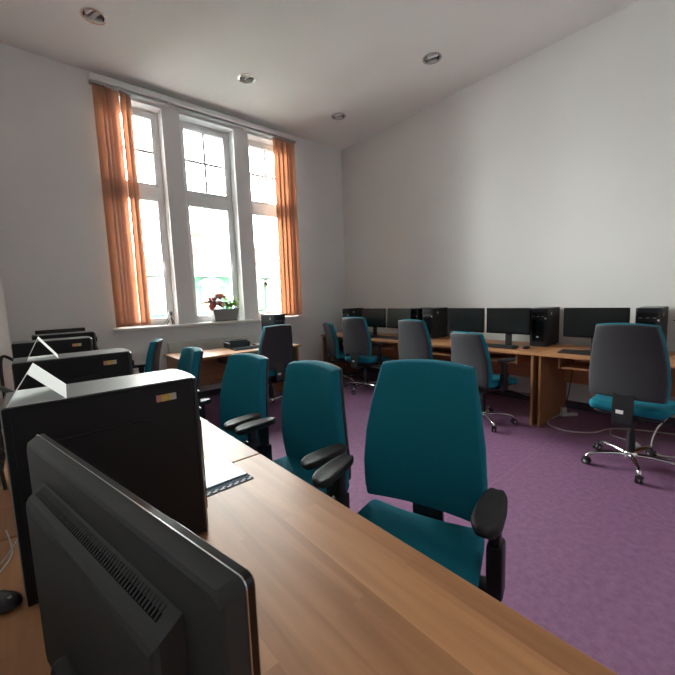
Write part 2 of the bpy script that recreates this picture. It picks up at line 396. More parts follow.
# radiator under the window
rd = thing('radiator', 'cream panel radiator on the wall below the windows, behind the desk', 'radiator', (1.36, YW-0.13, 0))
obj('panel', bx(0, 1.25, 0.01, 0.085, 0.20, 0.82, 0.01), 'radiator', rd)
rb = NB()
for k in range(36): box(rb, 0.02+k*0.0342, 0.036+k*0.0342, -0.002, 0.012, 0.23, 0.79, 0.004, 1)
o = obj('rib_relief', rb, 'radiator', rd); o['kind'] = 'stuff'
obj('top_grille', bx(0, 1.25, 0.005, 0.09, 0.82, 0.835, 0.004), 'radiator', rd)
for x in (0.15, 1.10): obj('wall_bracket', bx(x-0.02, x+0.02, 0.085, 0.128, 0.25, 0.75), 'white_plastic', rd)

# ------------------------------------------------------------------ desks
def desk_y(name, label, x0, x1, y0, y1, front, group, tray=None):
    """desk whose length runs along y; front = +1 when users sit at +x, -1 when they sit at -x"""
    t = thing(name, label, 'desk', ((x0+x1)/2, (y0+y1)/2, 0), 0, group)
    hx, hy = (x1-x0)/2, (y1-y0)/2
    obj('worktop', bx(-hx, hx, -hy+0.001, hy-0.001, 0.715, 0.74, 0.003), 'wood_y', t)
    for s in (-1, 1):
        yy = s*(hy-0.035)
        obj('side_panel', bx(-hx+0.025, hx-0.025, yy-0.011, yy+0.011, 0, 0.714, 0.002), 'wood_z', t)
    xm = -front*(hx-0.11)
    obj('modesty_panel', bx(xm-0.009, xm+0.009, -hy+0.047, hy-0.047, 0.34, 0.714, 0.002), 'wood_y', t)
    for (ya, yb) in (tray or []):
        tr_ = obj('keyboard_tray', bx(front*(hx-0.26)-0.17, front*(hx-0.26)+0.17, ya-t.location.y+0.02, yb-t.location.y-0.02, 0.60, 0.616, 0.002), 'wood_y', t)
        for yy in (ya, yb):
            obj('tray_bracket', bx(front*(hx-0.26)-0.17, front*(hx-0.26)+0.19, yy-t.location.y-0.009, yy-t.location.y+0.009, 0.595, 0.714, 0.002), 'wood_z', tr_)
    return t
G1 = 'wooden desks along the left wall'; G2 = 'wooden desks along the right wall'
XLD0, XLD1 = -0.125, 0.648
desk_y('computer_desk', 'wooden desk in the foreground carrying the big monitor and booklet', XLD0, XLD1, -0.28, 1.2575, 1, G1)
desk_y('computer_desk', 'wooden desk along the left wall, second from the camera', XLD0, XLD1, 1.2615, 2.80, 1, G1)
desk_y('computer_desk', 'wooden desk along the left wall, farthest from the camera', XLD0, XLD1, 2.802, 4.34, 1, G1)
XRD0, XRD1 = 3.715, 4.515
desk_y('computer_desk', 'wooden desk along the right wall in the far corner', XRD0, XRD1, 3.102, 4.80, -1, G2, [(3.26, 3.86), (3.98, 4.58)])
desk_y('computer_desk', 'wooden desk in the middle of the right wall row', XRD0, XRD1, 1.402, 3.10, -1, G2, [(1.62, 2.2), (2.30, 2.88)])
desk_y('computer_desk', 'wooden desk at the right edge of the picture with cables beneath', XRD0, XRD1, -0.30, 1.40, -1, G2, [(0.62, 1.22)])

wd = thing('computer_desk', 'small wooden desk standing in front of the window', 'desk', (1.985, 4.35, 0))
obj('worktop', bx(-0.775, 0.775, -0.35, 0.35, 0.715, 0.74, 0.003), 'wood_x', wd)
for s in (-1, 1): obj('side_panel', bx(s*0.735-0.011, s*0.735+0.011, -0.33, 0.33, 0, 0.714, 0.002), 'wood_z', wd)
obj('modesty_panel', bx(-0.72, 0.72, 0.20, 0.218, 0.30, 0.714, 0.002), 'wood_x', wd)
obj('keyboard_tray', bx(-0.20, 0.42, -0.30, 0.05, 0.60, 0.616, 0.002), 'wood_x', wd)
for x in (-0.215, 0.435): obj('tray_bracket', bx(x-0.01, x+0.01, -0.30, 0.05, 0.595, 0.714, 0.002), 'wood_z', wd)

# ------------------------------------------------------------------ office chairs (local: faces +y, origin on floor under the column)
CH = {}
def chair_meshes():
    HB = 0.532
    def hw(v):      # half width of the backrest, v -1 bottom .. 1 top
        t = (v+1)/2
        tab = [(0, 0.220), (0.10, 0.229), (0.25, 0.234), (0.50, 0.225), (0.75, 0.204), (1.0, 0.176)]
        for (a, wa), (b_, wb) in zip(tab, tab[1:]):
            if t <= b_ + 1e-9:
                k = (t-a)/(b_-a); return wa + (wb-wa)*k
        return 0.176
    def corner(v, r=0.035):
        d = max(0, abs(v) - (1-r)) / r
        return 0.018*(1-math.sqrt(max(0, 1-d*d)))
    def Pb(u, v):
        t = (v+1)/2
        w_ = hw(v) - corner(v)
        x = u*w_
        y = 0.028*(u*u) - 0.085*t + 0.05*math.sin(math.pi*t*0.9)*0.6
        z = HB*t + (0.012*(1-u*u) if v > 0 else 0)*t - (0.0)
        return Vector((x, y, z))
    CH['back'] = mesh_of(pillow(Pb, Vector((0, 1, 0)), 0.030, 0.022, 8, 12, 0.93, 0.955), 'backrest', 'teal', True)
    def Ps(u, v):
        p = Pb(u*0.965, v*0.975); p.y -= 0.026; return p
    CH['shell'] = mesh_of(pillow(Ps, Vector((0, 1, 0)), 0.004, 0.018, 8, 12, 0.93, 0.955), 'back_shell', 'shell', True)
    def Pseat(u, v):
        w_ = 0.245 - 0.02*max(0, -v) - 0.045*(1-math.sqrt(max(0, 1-(max(0, abs(v)-0.82)/0.18)**2)))
        y = 0.235*v - 0.018*u*u*(1 if v > 0 else 0.5)*abs(v)
        z = -0.035*max(0, v-0.35)**1.6*1.6 + 0.010*u*u + (0.02*max(0, -v-0.6) if v < 0 else 0)
        return Vector((u*w_, y, z))
    CH['seat'] = mesh_of(pillow(Pseat, Vector((0, 0, 1)), 0.035, 0.035, 10, 10, 0.88, 0.88), 'seat', 'teal', True)
    CH['pan'] = mesh_of(bx(-0.20, 0.20, -0.19, 0.16, -0.055, -0.028, 0.012), 'seat_pan', 'black', True)
    bm = bx(-0.075, 0.075, -0.12, 0.10, -0.115, -0.055, 0.012)
    cyl(bm, (0.06, 0.02, -0.09), (0.25, 0.03, -0.10), 0.006, n=8); box(bm, 0.21, 0.27, 0.018, 0.044, -0.108, -0.092, 0.005)
    CH['mech'] = mesh_of(bm, 'tilt_mechanism', 'black', True)
    # upright that carries the back: from under the seat, up behind the shell
    bm = NB()
    prof = [(-0.08, -0.100), (-0.255, -0.100), (-0.275, -0.07), (-0.262, 0.05), (-0.236, 0.20), (-0.224, 0.20), (-0.246, 0.05), (-0.256, -0.06), (-0.245, -0.080), (-0.08, -0.080)]
    A = [bm.verts.new((-0.060, y, z)) for y, z in prof]; B = [bm.verts.new((0.060, y, z)) for y, z in prof]; n = len(prof)
    for i in range(n): bm.faces.new((A[i], A[(i+1) % n], B[(i+1) % n], B[i]))
    bm.faces.new(A); bm.faces.new(B[::-1])
    CH['upright'] = mesh_of(bm, 'back_upright', 'black')
    CH['sticker'] = mesh_of(bx(-0.036, 0.008, -0.2685, -0.262, -0.008, 0.018, 0.0005), 'sticker', 'paper')
    bm = cyl(NB(), (0, 0, 0.105), (0, 0, 0.26), 0.027, n=20); cyl(bm, (0, 0, 0.26), (0, 0, 0.42), 0.015, n=16)
    CH['column'] = mesh_of(bm, 'gas_column', 'black', True)
    bm = lathe(NB(), [(0.001, 0.115), (0.040, 0.115), (0.046, 0.105), (0.046, 0.065), (0.038, 0.055), (0.001, 0.055)], 24)
    CH['hub'] = mesh_of(bm, 'base_hub', 'chrome', True)
    bm = NB(); tube(bm, [(0.035, 0, 0.092), (0.13, 0, 0.098), (0.22, 0, 0.094), (0.278, 0, 0.083), (0.298, 0, 0.062)], 0.016, 10, 5, radii=(0.019, 0.0125), flat=0.8)
    CH['leg'] = mesh_of(bm, 'base_leg', 'chrome', True)
    bm = NB()
    for s in (-1, 1):
        cyl(bm, (0, s*0.006, 0.0265), (0, s*0.022, 0.0265), 0.0265, n=18)
    box(bm, -0.020, 0.012, -0.0235, 0.0235, 0.034, 0.056, 0.006)
    cyl(bm, (0.0, 0, 0.045), (0, 0, 0.066), 0.006, n=10)
    CH['caster'] = mesh_of(bm, 'caster', 'wheel', True)
    bm = NB()
    for s in (-1, 1): cyl(bm, (0, s*0.0222, 0.0265), (0, s*0.0235, 0.0265), 0.011, n=12)
    CH['cap'] = mesh_of(bm, 'hub_cap', 'grey_plastic', True)
    # arm: bracket under the seat, outward, then a telescopic post
    bm = NB()
    box(bm, 0.10, 0.303, -0.085, -0.020, -0.055, -0.035, 0.006)
    box(bm, 0.256, 0.304, -0.090, -0.015, -0.055, 0.115, 0.010)
    box(bm, 0.264, 0.294, -0.078, -0.027, 0.06, 0.218, 0.006)
    CH['armpost_r'] = mesh_of(bm, 'arm_post', 'black', True)
    bm = NB()
    box(bm, -0.303, -0.10, -0.085, -0.020, -0.055, -0.035, 0.006)
    box(bm, -0.304, -0.256, -0.090, -0.015, -0.055, 0.115, 0.010)
    box(bm, -0.294, -0.264, -0.078, -0.027, 0.06, 0.218, 0.006)
    CH['armpost_l'] = mesh_of(bm, 'arm_post', 'black', True)
    def Ppad(u, v):
        w_ = (0.043 - 0.012*max(0, -v))*math.sqrt(max(0.0, 1-(max(0, abs(v)-0.55)/0.46)**2))
        return Vector((u*w_, 0.118*v, 0.004*u*u - 0.012*max(0, v-0.4)))
    CH['pad'] = mesh_of(pillow(Ppad, Vector((0, 0, 1)), 0.013, 0.018, 6, 10, 0.7, 0.85), 'arm_pad', 'black_soft', True)
chair_meshes()
CHAIR_Z = 0.46
def chair(label, x, y, face, top=1.08, seat_z=CHAIR_Z, arms=True, base_rot=0.0, sticker=True, group='teal office chairs', lean=0.0):
    """x, y: point on the floor under the column; face: direction (dx, dy) the sitter looks"""
    rz = math.atan2(face[1], face[0]) - math.pi/2
    t = thing('office_chair', label, 'chair', (x, y, 0), rz, group)
    inst('seat', CH['seat'], t, (0, 0.03, seat_z))
    inst('seat_pan', CH['pan'], t, (0, 0.03, seat_z))
    inst('tilt_mechanism', CH['mech'], t, (0, 0, seat_z))
    bz = top - 0.545
    bk_ = inst('backrest', CH['back'], t, (0, -0.205, bz), (lean, 0, 0))
    inst('back_shell', CH['shell'], t, (0, -0.205, bz), (lean, 0, 0))
    u = inst('back_upright', CH['upright'], t, (0, 0.0, seat_z))
    if sticker: inst('sticker', CH['sticker'], u)
    inst('gas_column', CH['column'], t, (0, 0, seat_z-0.46))
    inst('base_hub', CH['hub'], t)
    for k in range(5):
        a = base_rot + k*2*math.pi/5
        lg = inst('base_leg', CH['leg'], t, (0, 0, 0), (0, 0, a))
        c = inst('caster', CH['caster'], lg, (0.298, 0, 0), (0, 0, 0.6*k+0.4))
        inst('hub_cap', CH['cap'], lg, (0.298, 0, 0), (0, 0, 0.6*k+0.4))
    if arms:
        for s, key in ((1, 'armpost_r'), (-1, 'armpost_l')):
            inst('arm_post', CH[key], t, (0, 0, seat_z))
            inst('arm_pad', CH['pad'], t, (s*0.272, -0.01, seat_z+0.238))
    return t
# left row, facing the left wall
chair('teal office chair closest to the camera, turned slightly towards it', 0.885, 0.735, (-0.955, -0.295), 1.095, 0.47, base_rot=0.3)
chair('teal office chair second from the camera in the left row', 0.855, 1.405, (-0.995, -0.05), 1.03, 0.46, base_rot=0.1, lean=-0.13)
chair('teal office chair third from the camera, behind the booklet', 0.80, 2.09, (-0.985, -0.15), 1.005, 0.45, base_rot=0.5)
chair('teal office chair fourth from the camera, in front of the radiator', 0.74, 3.02, (-0.995, 0.05), 0.985, 0.45, base_rot=0.2)
chair('teal office chair farthest along the left row, below the left blind', 0.74, 4.12, (-0.93, 0.36), 0.995, 0.45, base_rot=0.7)
# at the window desk
chair('dark office chair drawn up to the desk under the window', 2.25, 3.97, (0.04, 1.0), 1.06, 0.46, arms=False, base_rot=0.2)
# right row, facing the right wall
chair('teal office chair seen from its side, in the far room corner', 3.775, 4.27, (0.92, -0.38), 0.972, 0.45, arms=False, base_rot=0.1)
chair('office chair with teal seat seen from behind, left of the twin towers', 3.64, 3.67, (0.98, 0.17), 1.085, 0.46, base_rot=0.934)
chair('office chair seen from behind, directly before the two twin towers', 3.70, 2.69, (1.0, 0.02), 1.065, 0.46, arms=False, base_rot=0.4)
chair('office chair with one visible armrest, beside the desk joint', 3.52, 1.83, (0.985, -0.17), 0.97, 0.45, base_rot=0.69)
chair('office chair seen from behind at the far right of the picture', 3.36, 0.575, (1.0, -0.05), 1.105, 0.47, arms=False, base_rot=0.09)

# ------------------------------------------------------------------ computer towers (local: front faces +x, origin at bottom centre of the case)
TW = {}
def tower_meshes():
    D, Wd, H = 0.37, 0.175, 0.415
    bm = bx(-D/2, D/2-0.016, -Wd/2, Wd/2, 0.012, H, 0.003)
    TW['body'] = mesh_of(bm, 'case_body', 'case')
    TW['top'] = mesh_of(bx(-D/2+0.004, D/2-0.018, -Wd/2+0.003, Wd/2-0.003, H-0.001, H+0.0025, 0.001), 'top_cover', 'case_top_sheen')
    bm = NB(); pts = []
    # front bezel: rounded in plan, standing a little proud
    pr = [(D/2-0.016, -Wd/2), (D/2-0.012, -Wd/2), (D/2-0.002, -Wd/2+0.018), (D/2+0.003, -0.03), (D/2+0.003, 0.03), (D/2-0.002, Wd/2-0.018), (D/2-0.012, Wd/2), (D/2-0.016, Wd/2)]
    A = [bm.verts.new((x, y, 0.004)) for x, y in pr]; B = [bm.verts.new((x, y, H-0.006)) for x, y in pr]
    Ct = [bm.verts.new((x-0.006*(1 if x > D/2-0.005 else 0), y, H+0.001)) for x, y in pr]; n = len(pr)
    for P, Q in ((A, B), (B, Ct)):
        for i in range(n): bm.faces.new((P[i], P[(i+1) % n], Q[(i+1) % n], Q[i]))
    bm.faces.new(A); bm.faces.new(Ct[::-1])
    TW['bezel'] = mesh_of(bm, 'front_bezel', 'bezel')
    x = D/2+0.003
    TW['drive'] = mesh_of(bx(x-0.004, x+0.002, -0.066, 0.066, H-0.075, H-0.040, 0.001), 'optical_drive', 'case')
    bm = NB()
    for y in (-0.052, 0.0, 0.046): box(bm, x+0.000, x+0.0035, y-0.011, y+0.011, H-0.090, H-0.085)
    TW['ports'] = mesh_of(bm, 'front_ports', 'grey_plastic')
    TW['door'] = mesh_of(bx(x-0.004, x+0.0025, -0.058, 0.058, 0.05, H-0.120, 0.003), 'front_door', 'gloss_black')
    bm = NB()
    box(bm, x+0.0024, x+0.0032, -0.013, 0.001, 0.098, 0.114, 0.0003, 1); box(bm, x+0.0024, x+0.0032, 0.003, 0.011, 0.101, 0.111, 0.0003, 1)
    TW['badge'] = mesh_of(bm, 'badge', 'white_plastic')
    TW['tag'] = mesh_of(bx(x-0.002, x+0.0005, 0.064, 0.080, H-0.115, H-0.099, 0.0005), 'tag_sticker', 'white_plastic')
    bm = NB()
    for sx in (-1, 1):
        for sy in (-1, 1): cyl(bm, (sx*0.13, sy*0.06, 0), (sx*0.13, sy*0.06, 0.014), 0.014, n=10)
    TW['feet'] = mesh_of(bm, 'foot', 'black_soft')
    for s, k in ((-1, 'n'), (1, 'p')):
        y = s*(Wd/2)
        bm = NB()
        a, c = sorted((y, y+s*0.0025))
        box(bm, -D/2+0.012, D/2-0.022, a, c, 0.02, H-0.006, 0.001, 1)
        TW['side'+k] = mesh_of(bm, 'side_panel', 'case')
        # long pressed groove with a bent end, as a slim raised bead
        bm = NB(); tube(bm, [(-0.13, y+s*0.0025, 0.335), (0.0, y+s*0.0025, 0.335), (0.055, y+s*0.0025, 0.335), (0.085, y+s*0.0025, 0.312)], 0.003, 6, 3, flat=1)
        TW['bead'+k] = mesh_of(bm, 'pressed_bead', 'case', True)
        a, c = sorted((y+s*0.002, y+s*0.0032))
        TW['coa'+k] = [mesh_of(bx(0.080, 0.091, a, c, H-0.042, H-0.026), 'label_strip', 'sticker_pink'), mesh_of(bx(0.091, 0.112, a, c, H-0.042, H-0.026), 'label_strip', 'sticker_yellow'), mesh_of(bx(0.112, 0.124, a, c, H-0.042, H-0.026), 'label_strip', 'sticker_grey')]
        TW['sq'+k] = mesh_of(bx(0.055, 0.083, a, c, H-0.075, H-0.045), 'square_sticker', 'sticker_grey')
    bm = bx(-D/2-0.002, -D/2+0.001, -Wd/2+0.01, Wd/2-0.01, 0.03, H-0.01)
    TW['rear'] = mesh_of(bm, 'rear_plate', 'grey_plastic')
tower_meshes()
def tower(label, x, y, rz, side, coa=True, group='black tower computers', z=0.74, body=None):
    t = thing('computer_tower', label, 'computer', (x, y, z), rz, group)
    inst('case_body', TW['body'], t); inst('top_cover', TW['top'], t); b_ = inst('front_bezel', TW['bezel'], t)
    inst('optical_drive', TW['drive'], b_); inst('front_ports', TW['ports'], b_)['kind'] = 'stuff'; inst('front_door', TW['door'], b_); inst('badge', TW['badge'], b_); inst('tag_sticker', TW['tag'], b_)
    inst('foot', TW['feet'], t); inst('rear_plate', TW['rear'], t)
    for k in 'np':
        sp = inst('side_panel', TW['side'+k], t); inst('pressed_bead', TW['bead'+k], sp)
        if k == side:
            if coa:
                for me in TW['coa'+k]: inst('label_strip', me, sp)
            else: inst('square_sticker', TW['sq'+k], sp)
    return t
# left row: front towards the chairs (+x), near side faces -y
tower('large black tower in the foreground with a tent card on top', 0.130, 0.996, 0.0, 'n')
tower('black tower second from the camera on the left desks, tent card on top', 0.128, 1.745, 0.0, 'n')
tower('black tower third from the camera on the left desks', 0.105, 2.72, 0.0, 'n')
tower('black tower fourth from the camera on the left desks', 0.195, 3.32, 0.0, 'n')
# right row: front towards -x
PI = math.pi
tower('black tower in the far corner of the right desk row', 4.37, 4.68, PI, 'p', False)
tower('left one of the twin black towers standing together', 4.37, 3.235, PI, 'p', False)
tower('right one of the twin black towers standing together', 4.37, 2.985, PI, 'p', False)
tower('black tower with white badge between the two wide monitors', 4.37, 1.555, PI, 'p', False)
tower('black tower at the right edge of the picture, behind the chair', 4.37, 0.645, PI, 'p', False)
tower('grey lit tower on the window desk behind the dark chair', 2.60, 4.42, -PI/2, 'n', False)

# ------------------------------------------------------------------ monitors on the right row (local: screen faces +x)
def flat_monitor(label, x, y, rz, w=0.495, h=0.292, top=1.165, z=0.74, tilt=0.0):
    t = thing('monitor', label, 'monitor', (x, y, z), rz, 'flat black monitors on the right desks')
    zt = top - z; z0 = zt - h
    pn = obj('panel', bx(-0.022, 0.012, -w/2, w/2, 0, h, 0.005), 'gloss_black', t, loc=(0, 0, z0), rot=(0, tilt, 0))
    obj('screen', bx(0.0115, 0.0128, -w/2+0.014, w/2-0.014, 0.020, h-0.014), 'screen', pn)
    obj('rear_housing', bx(-0.050, -0.021, -w/2+0.10, w/2-0.10, 0.05, h-0.07, 0.012), 'black', pn)
    obj('power_led', bx(0.0115, 0.0135, -w/2+0.02, -w/2+0.028, 0.006, 0.009), 'grey_plastic', pn)
    obj('stand_neck', bx(-0.045, -0.020, -0.035, 0.035, 0.010, z0+0.10, 0.006), 'black', t)
    b_ = NB(); pts = lathe(b_, [(0.001, 0.0), (0.115, 0.0), (0.115, 0.006), (0.105, 0.011), (0.03, 0.016), (0.001, 0.016)], 28)
    for v in b_.verts: v.co.x *= 0.78
    obj('stand_base', b_, 'gloss_black', t, True)
    return t
flat_monitor('monitor beside the tower in the far corner', 4.10, 3.93, PI, 0.49, tilt=0)
flat_monitor('bright reflecting monitor left of the twin towers', 4.10, 3.43, PI, 0.44, tilt=-0.10)
flat_monitor('monitor just right of the twin towers', 4.10, 2.36, PI, 0.475)
flat_monitor('monitor in the middle of the right row, left of the badged tower', 4.10, 1.845, PI, 0.485)
flat_monitor('wide monitor at right, partly hidden by the office chair', 4.10, 1.02, PI, 0.525)

def keyboard(label, x, y, rz, z=0.74):
    t = thing('keyboard', label, 'keyboard', (x, y, z), rz, 'black keyboards')
    obj('body', prism(NB(), [(-0.075, 0.0), (0.075, 0.0), (0.075, 0.012), (-0.075, 0.022)], -0.22, 0.22), 'black', t)
    kb = NB()
    for r in range(5):
        for c in range(15):
            xx = 0.052 - r*0.024; yy = -0.196 + c*0.028; zz = 0.0125 + (0.075-xx)*0.0667
            box(kb, xx-0.009, xx+0.009, yy-0.011, yy+0.011, zz-0.002, zz+0.006)
    k = obj('keys', kb, 'black_soft', t); k['kind'] = 'stuff'
    return t
keyboard('keyboard under the monitor in the far corner', 3.925, 3.93, PI)
keyboard('keyboard in front of the bright reflecting monitor', 3.925, 3.45, PI)
keyboard('keyboard in front of the monitor left of the badged tower', 3.925, 1.90, PI)
keyboard('keyboard in front of the wide monitor at right', 3.925, 1.03, PI)
keyboard('keyboard lying on the desk under the window', 2.13, 4.26, -PI/2)

def mouse(label, x, y, rz, z=0.74, s=1.0):
    t = thing('computer_mouse', label, 'mouse', (x, y, z), rz, 'black computer mice')
    def P(u, v): return Vector((0.052*s*v, u*0.030*s*math.sqrt(max(0.0, 1-(max(0, abs(v)-0.3)/0.72)**2)), 0.012*s))
    bm = pillow(P, Vector((0, 0, 1)), 0.022*s, 0.012*s, 8, 8, 0.35, 0.3)
    obj('shell', bm, 'bezel', t, True)
    w_ = NB(); cyl(w_, (0.028*s, -0.003, 0.030*s), (0.028*s, 0.003, 0.030*s), 0.005*s, n=10); obj('scroll_wheel', w_, 'grey_plastic', t)
mouse('mouse right of the keyboard at the badged tower', 3.96, 1.585, PI)
mouse('mouse on the desk edge below the wide right monitor', 3.86, 0.745, PI)
mouse('mouse lying on the right end of the window desk', 2.67, 4.14, -PI/2)
mouse('rounded black gadget on the desk behind the foreground tower', -0.096, 0.968, -0.9, s=0.78)

# ------------------------------------------------------------------ big monitor in the foreground, seen from behind
# local: x along the width (0 = far top corner side), y = screen normal, z up from the desk
A3 = Vector((-0.003, 0.712, 0)); B3 = Vector((0.10, 0.22, 0)); wv = (B3-A3).normalized()
bm_ang = math.atan2(wv.y, wv.x)
fm = thing('monitor', 'large dark monitor in the foreground seen from behind', 'monitor', (A3.x, A3.y, 0.74), bm_ang)
WM, ZT, ZB = 0.503, 0.41, 0.075
def ring_slab(secs):
    """secs: (inset, y, ) rectangles stacked along y"""
    bm = NB(); R_ = []
    for ins, y, r in secs:
        x0, x1, z0, z1 = ins, WM-ins, ZB+ins, ZT-ins; ring = []
        for (cx, cz, a0) in ((x1-r, z1-r, 0), (x0+r, z1-r, 90), (x0+r, z0+r, 180), (x1-r, z0+r, 270)):
            for k in range(5):
                a = math.radians(a0 + 90*k/4); ring.append(bm.verts.new((cx+r*math.cos(a), y, cz+r*math.sin(a))))
        R_.append(ring)
    n = len(R_[0])
    for P, Q in zip(R_, R_[1:]):
        for i in range(n): bm.faces.new((P[i], P[(i+1) % n], Q[(i+1) % n], Q[i]))
    bm.faces.new(R_[0]); bm.faces.new(R_[-1][::-1]); return bm
# local +y after rotation points to the screen side: width axis x -> w, so y = w rotated +90 deg = n
obj('back_cover', ring_slab([(0.0, -0.004, 0.008), (0.001, -0.0055, 0.008), (0.006, -0.0175, 0.010), (0.010, -0.0195, 0.012)]), 'mon_back', fm)
obj('front_bezel', ring_slab([(0.0, -0.0035, 0.008), (0.0, 0.003, 0.008), (0.003, 0.006, 0.008)]), 'gloss_black', fm)
obj('trim_line', ring_slab([(-0.0006, -0.0046, 0.008), (-0.0006, -0.0034, 0.008)]), 'chrome', fm)
obj('screen', bx(0.016, WM-0.016, 0.0055, 0.0068, ZB+0.02, ZT-0.016), 'screen', fm)
# rear housing: chamfered top, vent slots in the sloping top face
hs = NB()
x0, x1, z0, z1 = 0.085, 0.442, 0.115, 0.362
def hring(ix, iz, y, bot=0.0):
    return [hs.verts.new(p) for p in ((x0+ix, y, z0+bot), (x1-ix, y, z0+bot), (x1-ix, y, z1-iz), (x0+ix, y, z1-iz))]
Q = [hring(0, -0.002, -0.0190), hring(0.002, 0.011, -0.038), hring(0.005, 0.016, -0.0415), hring(0.010, 0.022, -0.043, 0.02)]
for P_, R_ in zip(Q, Q[1:]):
    for i in range(4): hs.faces.new((P_[i], P_[(i+1) % 4], R_[(i+1) % 4], R_[i]))
hs.faces.new(Q[0][::-1]); hs.faces.new(Q[-1])
hous = obj('rear_housing', hs, 'mon_back', fm)
def slope_plate(bm, xa, xb, ya, yb, up):
    sl = 0.011/0.0165; f = lambda y: z1 + (y+0.0215)*sl
    V_ = [bm.verts.new((x, y, f(y)+d)) for d in (up, -0.0008) for x, y in ((xa, ya), (xb, ya), (xb, yb), (xa, yb))]
    for q in ((0, 1, 2, 3), (7, 6, 5, 4), (0, 4, 5, 1), (1, 5, 6, 2), (2, 6, 7, 3), (3, 7, 4, 0)): bm.faces.new([V_[i] for i in q])
vb = NB(); NV = 60
for k in range(NV):
    xx = 0.096 + k*(0.325/(NV-1)); slope_plate(vb, xx-0.0012, xx+0.0012, -0.0222, -0.0315, 0.0012)
o = obj('vent_slats', vb, 'mon_back', hous); o['kind'] = 'stuff'
vb = NB(); slope_plate(vb, 0.093, 0.424, -0.0218, -0.0320, 0.0002); obj('vent_shade', vb, 'slot_shade', hous)  # dark plate on the surface, painted shade between the slats
obj('stand_neck', bx(0.20, 0.31, -0.060, -0.030, 0.012, 0.20, 0.008), 'mon_back', fm)
b_ = lathe(NB(), [(0.001, 0.0), (0.125, 0.0), (0.125, 0.008), (0.11, 0.014), (0.001, 0.018)], 32)
for v in b_.verts: v.co.y *= 0.7; v.co.x += 0.255; v.co.y += -0.005
obj('stand_base', b_, 'mon_back', fm, True)

# far dark monitor beyond the last left tower
t = thing('monitor', 'flat dark monitor top beyond the last tower on the left', 'monitor', (0.205, 3.86, 0.74), PI/2*0+0.05, 'monitors on the left desks')
obj('panel', bx(-0.17, 0.17, -0.02, 0.02, 0.10, 0.425, 0.005), 'black', t)
obj('stand_neck', bx(-0.03, 0.03, -0.035, -0.02, 0.01, 0.25, 0.004), 'black', t)
obj('stand_base', bx(-0.11, 0.11, -0.09, 0.07, 0, 0.012, 0.005), 'black', t)

# ------------------------------------------------------------------ tent cards on the towers
def tent(label, x0, x1, xa, y0, y1, z0, ht, rz):
    th = 0.0009; bm = NB()
    out = [(x0, z0), (x1, z0), (xa, z0+ht)]
    cx, cz = sum(p[0] for p in out)/3, sum(p[1] for p in out)/3
    inn = [(cx+(x-cx)*0.975, cz+(z-cz)*0.975) for x, z in out]
    V = {(k, j, i): bm.verts.new((p[0], y, p[1])) for k, ring in enumerate((out, inn)) for j, y in enumerate((y0, y1)) for i, p in enumerate(ring)}
    for i in range(3):
        a, c = i, (i+1) % 3
        for k in (0, 1): bm.faces.new((V[k, 0, a], V[k, 0, c], V[k, 1, c], V[k, 1, a]))
        for j in (0, 1): bm.faces.new((V[0, j, a], V[0, j, c], V[1, j, c], V[1, j, a]))
    for v in bm.verts: v.co -= Vector(((x0+x1)/2, (y0+y1)/2, z0))
    o = obj('tent_card', bm, 'paper', None, loc=((x0+x1)/2, (y0+y1)/2, z0), rot=(0, 0, rz))
    tag(o, label, 'paper', 'folded paper tent cards')
TZ = 0.74+0.4176
tent('white folded tent card on the foreground tower', -0.042, 0.050, -0.006, 0.908, 1.085, TZ, 0.060, -0.06)
tent('white folded tent card on the second tower', -0.015, 0.075, 0.022, 1.665, 1.82, TZ, 0.078, -0.03)

# ------------------------------------------------------------------ booklet on the desk joint
bk = thing('booklet', 'glossy pale booklet with a navy edge lying on the desk joint', 'booklet', (0.415, 1.20, 0.7402), 0.02)
obj('pages', bx(-0.10, 0.112, -0.068, 0.145, 0.0015, 0.005, 0.001), 'page', bk, rot=(0, 0, 0.0))
obj('cover', bx(-0.104, 0.116, -0.112, 0.148, 0, 0.0015), 'navy', bk)
zb = NB()
for k in range(9):
    box(zb, -0.096+k*0.024, -0.083+k*0.024, -0.106, -0.100, 0.0014, 0.0019)
    box(zb, -0.086+k*0.024, -0.076+k*0.024, -0.098, -0.093, 0.0014, 0.0019)
obj('printed_border', zb, 'paper', bk)

# ------------------------------------------------------------------ things on the window desk and sill
dv = thing('desk_scanner', 'small black electronic device on the window desk beside the tower', 'device', (2.09, 4.53, 0.74))
obj('body', bx(-0.15, 0.15, -0.10, 0.10, 0.0, 0.075, 0.015), 'black', dv)
obj('lid', bx(-0.135, 0.12, -0.085, 0.09, 0.075, 0.10, 0.01), 'black_soft', dv)
obj('cable', tube(NB(), [(0.15, -0.02, 0.03), (0.20, -0.06, 0.02), (0.22, -0.12, 0.008), (0.16, -0.16, 0.035), (0.05, -0.15, 0.04), (-0.04, -0.14, 0.035)], 0.005, 8, 5), 'cable_black', dv)

